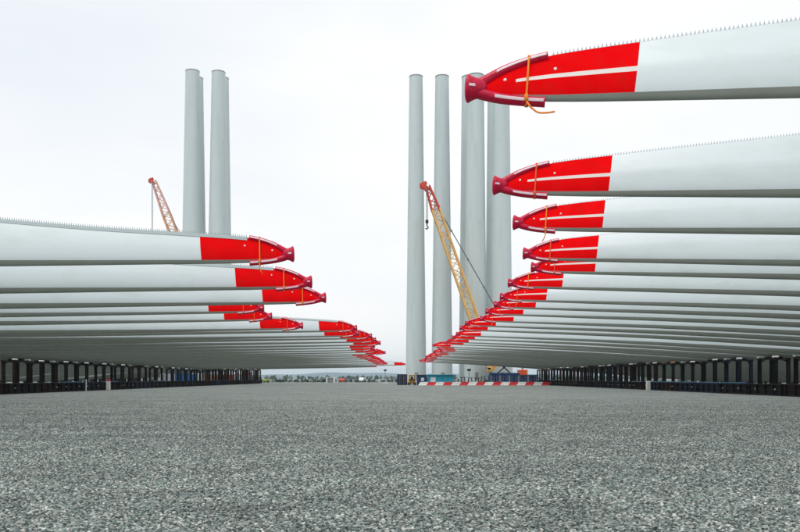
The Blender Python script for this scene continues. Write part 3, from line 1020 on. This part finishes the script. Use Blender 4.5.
# ------------------------------------------------------------------ containers, cabins, vehicles at the far end
def container(label, xa, xb, y_bot_depth, hgt, length, m, group='far containers', lite=True, rot=0.0):
    depth = y_bot_depth
    x0, x1 = pix(xa, 0, depth).x, pix(xb, 0, depth).x
    w = x1 - x0
    t = thing('shipping_container', label, 'container', ((x0 + x1) / 2, depth + length / 2, 0), rot, group)
    mb = MB()
    # ribbed walls
    n = max(8, int(length / .3))
    for s in (-1, 1):
        for k in range(n):
            y = -length / 2 + .2 + (length - .4) * (k + .5) / n
            mb.box((s * (w / 2 - .06), y, hgt / 2), (.05 if k % 2 else .09, (length - .4) / n, hgt - .3))
    mb.box((0, length / 2 - .05, hgt / 2), (w - .2, .06, hgt - .3))
    mb.box((0, 0, hgt - .1), (w - .1, length - .1, .06)); mb.box((0, 0, .17), (w - .1, length - .1, .1))
    part('wall', mb, M[m], t)
    mb = MB()
    for sx in (-1, 1):
        for sy in (-1, 1): mb.box((sx * (w / 2 - .07), sy * (length / 2 - .07), hgt / 2), (.14, .14, hgt))
    for z in (.09, hgt - .09):
        for sy in (-1, 1): mb.box((0, sy * (length / 2 - .07), z), (w - .28, .13, .17))
        for sx in (-1, 1): mb.box((sx * (w / 2 - .07), 0, z), (.13, length - .28, .17))
    part('corner_frame', mb, M[m], t)
    if lite:
        for sx in (-1, 1):
            mb = MB(); mb.box((sx * (w / 2 - .07), -length / 2 - .012, hgt / 2), (.09, .02, hgt - .3)); part('corner_marking', mb, M['concrete'], t)
    for s in (-1, 1):
        mb = MB(); mb.box((s * (w / 4 - .03), -length / 2 + .06, hgt / 2), (w / 2 - .18, .06, hgt - .38))
        dr = part('door', mb, M[m], t)
        mb = MB()
        for q in (.3, .7): mb.tube([(s * (w / 2 - .2) * q, -length / 2 + .0, .22), (s * (w / 2 - .2) * q, -length / 2 + .0, hgt - .22)], .025, 6)
        part('lock_rod', mb, M['steel_grey'], dr)
    return t


container('dark navy container alone at the left end of the far yard', 397.3, 407.3, 192, 2.6, 6.0, 'navy_dark', lite=False)
for k in range(5):
    nm = ['leftmost', 'second', 'middle', 'fourth', 'rightmost'][k]
    container(f'{nm} of the five navy containers standing in a line behind the barrier', 491 + k * 9.3, 499.9 + k * 9.3, 189, 2.45, 6.0, 'navy', 'navy containers behind the barrier')
for lab, xa, xb, dep, m in (('blue container seen under the left blades', 174, 189, 168, 'blue'),
                            ('small white container seen between the left frame posts', 160, 167, 160, 'van_white'),
                            ('tan container seen under the left blades beside the orange one', 204, 212, 196, 'crane_tan'),
                            ('orange container seen under the left blades', 217, 230, 211, 'orange'),
                            ('white container seen behind the far left frames', 233, 244, 228, 'van_white'),
                            ('pale grey container nearest the end of the left row of frames', 247, 256, 250, 'concrete')):
    container(lab, xa, xb, dep, 2.6, 6.0, m, 'containers beyond the left row', lite=False)


def cabin(label, xa, xb, depth, hgt, m, mr, over, openings):
    x0, x1 = pix(xa, 0, depth).x, pix(xb, 0, depth).x
    w = x1 - x0
    dp = 2.6
    t = thing('site_cabin', label, 'cabin', ((x0 + x1) / 2, depth + dp / 2, 0))
    n = max(3, round(w / 1.25))
    for k in range(n):
        mb = MB(); mb.box((-w / 2 + (k + .5) * w / n, -dp / 2 + .04, hgt / 2), (w / n - .07, .07, hgt - .1), bev=.01)
        part('panel', mb, M[m], t)
    mb = MB(); mb.box((0, .06, hgt / 2), (w - .06, dp - .2, hgt - .02))
    part('wall', mb, M[mr], t)
    mb = MB(); mb.box((0, -.15, hgt + .12), (w + over * 2, dp + over * 2, .24), bev=.04)
    part('roof', mb, M[mr], t)
    for nm, k0, z0, ww, hh, mm in openings:
        mb = MB(); mb.box((-w / 2 + k0 * w, -dp / 2 - .03, z0 + hh / 2), (ww, .06, hh), bev=.015)
        p = part(nm, mb, M[mm], t)
        if nm == 'window':
            mb = MB()
            for s in (-1, 1): mb.box((-w / 2 + k0 * w + s * ww / 2, -dp / 2 - .06, z0 + hh / 2), (.08, .06, hh + .1))
            part('frame', mb, M['van_white'], p)
    return t


cabin('long teal site cabin with flat roof and white door behind the barrier', 428, 453.5, 189, 2.3, 'teal', 'teal_dark', .25,
      [('door', .2, .55, 1.2, 1.35, 'van_white')])
cabin('small dark blue cabin with white hatch between yellow truck and teal cabin', 417, 427, 191, 2.25, 'navy', 'navy_dark', .05,
      [('hatch', .55, 1.0, .7, .75, 'van_white')])


def wheel(t, x, y, r, w=.3):
    mb = MB(); mb.lathe([(r * .55, -w / 2), (r * .95, -w / 2), (r, -w / 2 + .05), (r, w / 2 - .05), (r * .95, w / 2), (r * .55, w / 2)], 18, axis='Y', c=(x, y, r))
    o = part('wheel', mb, M['rubber'], t, True, 40)
    mb = MB(); mb.lathe([(r * .5, -w / 2 + .03), (r * .5, w / 2 - .03)], 14, axis='Y', c=(x, y, r))
    part('rim', mb, M['steel_grey'], o)


def forklift(label, xc, depth):
    t = thing('forklift', label, 'forklift', (pix(xc, 0, depth).x, depth + 1.2, 0), 0)
    mb = MB(); mb.box((0, .1, .85), (1.75, 2.0, .9), bev=.18); mb.box((0, 1.0, 1.0), (1.8, .6, 1.1), bev=.2)
    part('body', mb, M['yellow'], t)
    mb = MB()
    for sx in (-1, 1):
        for sy in (-.6, .7): mb.bar((sx * .75, sy, 1.25), (sx * .65, sy * .8, 2.35), .1)
    mb.box((0, .05, 2.38), (1.5, 1.4, .1), bev=.03)
    part('cab_frame', mb, M['yellow'], t)
    mb = MB(); mb.box((0, .3, 1.45), (.6, .5, .3), bev=.08); mb.box((0, .55, 1.8), (.6, .14, .6), bev=.05)
    part('seat', mb, M['dark'], t)
    mb = MB()
    for s in (-1, 1): mb.box((s * .5, -1.05, 1.25), (.14, .16, 2.3))
    mb.box((0, -1.05, 2.3), (1.1, .12, .14)); mb.box((0, -1.05, 1.0), (1.1, .1, .12)); mb.box((0, -1.15, 1.3), (1.5, .06, .3))
    part('mast', mb, M['dark'], t)
    for s in (-1, 1):
        mb = MB(); mb.box((s * .35, -1.7, .12), (.14, 1.1, .05)); mb.box((s * .35, -1.18, .4), (.14, .06, .6))
        part('fork', mb, M['dark'], t)
    for sx in (-1, 1):
        for sy in (-.6, .8):
            mb = MB(); mb.lathe([(.2, -.14), (.36, -.14), (.38, 0), (.36, .14), (.2, .14)], 16, axis='X', c=(sx * .78, sy, .38))
            part('wheel', mb, M['rubber'], t, True, 40)


forklift('yellow forklift beside the dark navy container', 412, 188)


def van(label, xc, depth, m, hgt=2.2, ln=4.8, cat='van'):
    t = thing('parked_van', label, cat, (pix(xc, 0, depth).x, depth, 0), math.radians(78), 'vehicles parked beyond the yard')
    prof = [(-ln / 2, .4), (-ln / 2 + .05, 1.1), (-ln / 2 + .9, 1.25), (-ln / 2 + 1.6, hgt - .1), (-ln / 2 + 2.0, hgt), (ln / 2 - .1, hgt), (ln / 2, hgt - .4), (ln / 2, .4)]
    mb = MB()
    n = len(prof)
    for y in (-.95, .95): mb.v += [(x, y, z) for x, z in prof]
    mb.f += [tuple(range(n - 1, -1, -1)), tuple(range(n, 2 * n))] + [(i, (i + 1) % n, n + (i + 1) % n, n + i) for i in range(n)]
    part('body', mb, M[m], t)
    mb = MB(); mb.add([(-ln / 2 + 1.15, -.955, 1.3), (-ln / 2 + 2.3, -.955, 1.3), (-ln / 2 + 2.3, -.955, hgt - .2), (-ln / 2 + 1.75, -.955, hgt - .2)], [(0, 1, 2, 3)])
    part('side_window', mb, M['glass'], t)
    for x in (-ln / 2 + .9, ln / 2 - .95):
        for y in (-.85, .85): wheel(t, x, y, .34, .24)


van('white van parked in front of the trees, left of the sign post', 362, 322, 'van_white', 1.9)
van('red low vehicle parked before the trees between gateway and white van', 342.5, 318, 'crane_red', 1.5, 4.2, 'car')
van('lime green vehicle parked just past the end of the left frames', 266.5, 305, 'lime', 1.3, 3.0, 'car')

# white gateway
t = thing('white_gateway', 'small white gateway with grey shutter before the distant trees', 'gateway', (pix(330.5, 0, 270).x, 270, 0))
for s in (-1, 1):
    mb = MB(); mb.box((s * 1.25, 0, 1.0), (.5, .6, 2.0), bev=.03); part('pillar', mb, M['van_white'], t)
mb = MB(); mb.box((0, 0, 1.85), (1.98, .5, .28)); part('lintel', mb, M['concrete'], t)
mb = MB()
for k in range(6): mb.box((0, .1, .2 + k * .26), (1.98, .05, .24))
part('shutter', mb, M['steel_grey'], t)

# sign post
t = thing('sign_post', 'thin sign post with dark blue board and pale foot, left of the navy container', 'sign', (pix(385.2, 0, 240).x, 240, 0))
mb = MB(); mb.tube([(0, 0, 0), (0, 0, 4.3)], .09, 8); part('post', mb, M['steel_grey'], t)
mb = MB(); mb.box((0, -.1, 4.0), (.85, .06, .55), bev=.02); part('board', mb, M['navy'], t)
mb = MB(); mb.box((0, 0, .14), (1.4, 1.0, .28), bev=.06); part('foot', mb, M['bar_white'], t)

# barrier line
N_B = 8
xa, xb, dep = 418.0, 549.0, 183.0
for k in range(N_B):
    p0, p1 = xa + (xb - xa) * k / N_B, xa + (xb - xa) * (k + 1) / N_B
    x0, x1 = pix(p0, 0, dep).x, pix(p1, 0, dep).x
    w = x1 - x0 - .04
    nth = 'leftmost' if k == 0 else 'rightmost' if k == N_B - 1 else ordn(k + 1)
    tail = 'block of the red and white barrier' + (' counted from the left' if 0 < k < N_B - 1 else '')
    t = thing('concrete_barrier', f'{nth} {tail}', 'barrier', ((x0 + x1) / 2, dep, 0), 0, 'red and white barrier blocks')
    prof = [(-.32, 0), (-.32, .1), (-.2, .3), (-.11, .8), (.11, .8), (.2, .3), (.32, .1), (.32, 0)]

    def slab(xl0, xr0, xl1, xr1, g_):
        mb = MB()
        n = len(prof)
        rows = []
        for which in (0, 1):
            for y, z in prof:
                q = z / .8
                x = (xl0 + (xl1 - xl0) * q) if which == 0 else (xr0 + (xr1 - xr0) * q)
                mb.v.append((x, y * (1 + g_), z + (g_ * .2 if z > .9 else 0)))
        mb.f += [tuple(range(n)), tuple(range(2 * n - 1, n - 1, -1))] + [(i, n + i, n + (i + 1) % n, (i + 1) % n) for i in range(n)]
        return mb
    part('white_body', slab(-w / 2, 0, -w / 2 + .5, .5, 0), M['bar_white'], t)
    part('red_end', slab(.02, w / 2, .52, w / 2 + .5, 0), M['bar_red'], t)

# dark steel stands and a lamp behind the barrier, between cabin and crane
rs = random.Random(9)
for k, xx in enumerate((463, 470, 477, 483)):
    nm = ('leftmost', 'second', 'third', 'rightmost')[k]
    t = thing('steel_trestle', f'{nm} dark steel trestle between the teal cabin and the crane', 'trestle', (pix(xx, 0, 194).x, 194, 0), 0, 'trestles behind the barrier')
    hh = rs.uniform(1.5, 2.1)
    mb = MB()
    for s in (-1, 1):
        mb.bar((s * .65, -.4, 0), (s * .3, 0, hh), .14); mb.bar((s * .65, .4, 0), (s * .3, 0, hh), .14); 
    part('leg_set', mb, M['dark'], t)
    mb = MB(); mb.box((0, 0, hh + .08), (1.5, .3, .16)); mb.box((0, 0, hh * .45), (.95, .5, .1)); part('top_beam', mb, M['steel_grey' if k % 2 else 'dark'], t)
t = thing('work_lamp', 'lamp mast with dark rounded head behind the barrier below the blades', 'lamp', (pix(469, 0, 198).x, 198, 0))
mb = MB(); mb.tube([(0, 0, 0), (0, 0, 3.4)], .08, 8); part('mast', mb, M['steel_grey'], t)
mb = MB(); mb.lathe([(0.0, 3.4), (.45, 3.45), (.55, 3.7), (.4, 3.95), (0, 4.02)], 14); part('lamp_head', mb, M['dark'], t, True, 50)

# white marker blocks and posts in front of the frames
def marker(label, xc, ybot, ytop, wpx, red):
    depth = F * H / (ybot - PY)
    p = pix(xc, 0, depth)
    hh = (ybot - ytop) / F * depth
    w = wpx / F * depth
    t = thing('marker_post', label, 'post', (p.x, depth, 0))
    mb = MB(); mb.box((0, 0, hh * .42), (w, w, hh * .84), bev=.04); part('post', mb, M['bar_white'], t)
    mb = MB(); mb.box((0, 0, hh * .92), (w * 1.04, w * 1.04, hh * .155), bev=.04); part('cap', mb, M['bar_red' if red else 'white'], t)


marker('white post with red cap in front of the left frames', 108.3, 390.2, 379.5, 3.4, True)
marker('thin white stake in front of the left frames', 86.2, 391.4, 379.5, .9, False)
marker('broad white post in the gap of the right frames', 648.2, 390.4, 381.0, 3.6, False)

# ------------------------------------------------------------------ haze
hz = bpy.data.materials.new('haze')
hz.use_nodes = True
n = hz.node_tree
n.nodes.clear()
o_ = n.nodes.new('ShaderNodeOutputMaterial')
pv = n.nodes.new('ShaderNodeVolumePrincipled')
pv.inputs['Color'].default_value = (0.68, 0.86, 0.97, 1)
pv.inputs['Density'].default_value = 0.00013
n.links.new(pv.outputs[0], o_.inputs['Volume'])
mb = MB(); mb.box((0, 4000, 49), (19000, 11000, 100))
hb = link('haze', mb.mesh('haze', hz))
hb['kind'] = 'stuff'; hb['label'] = 'thin pale haze in the air over the yard'; hb['category'] = 'haze'
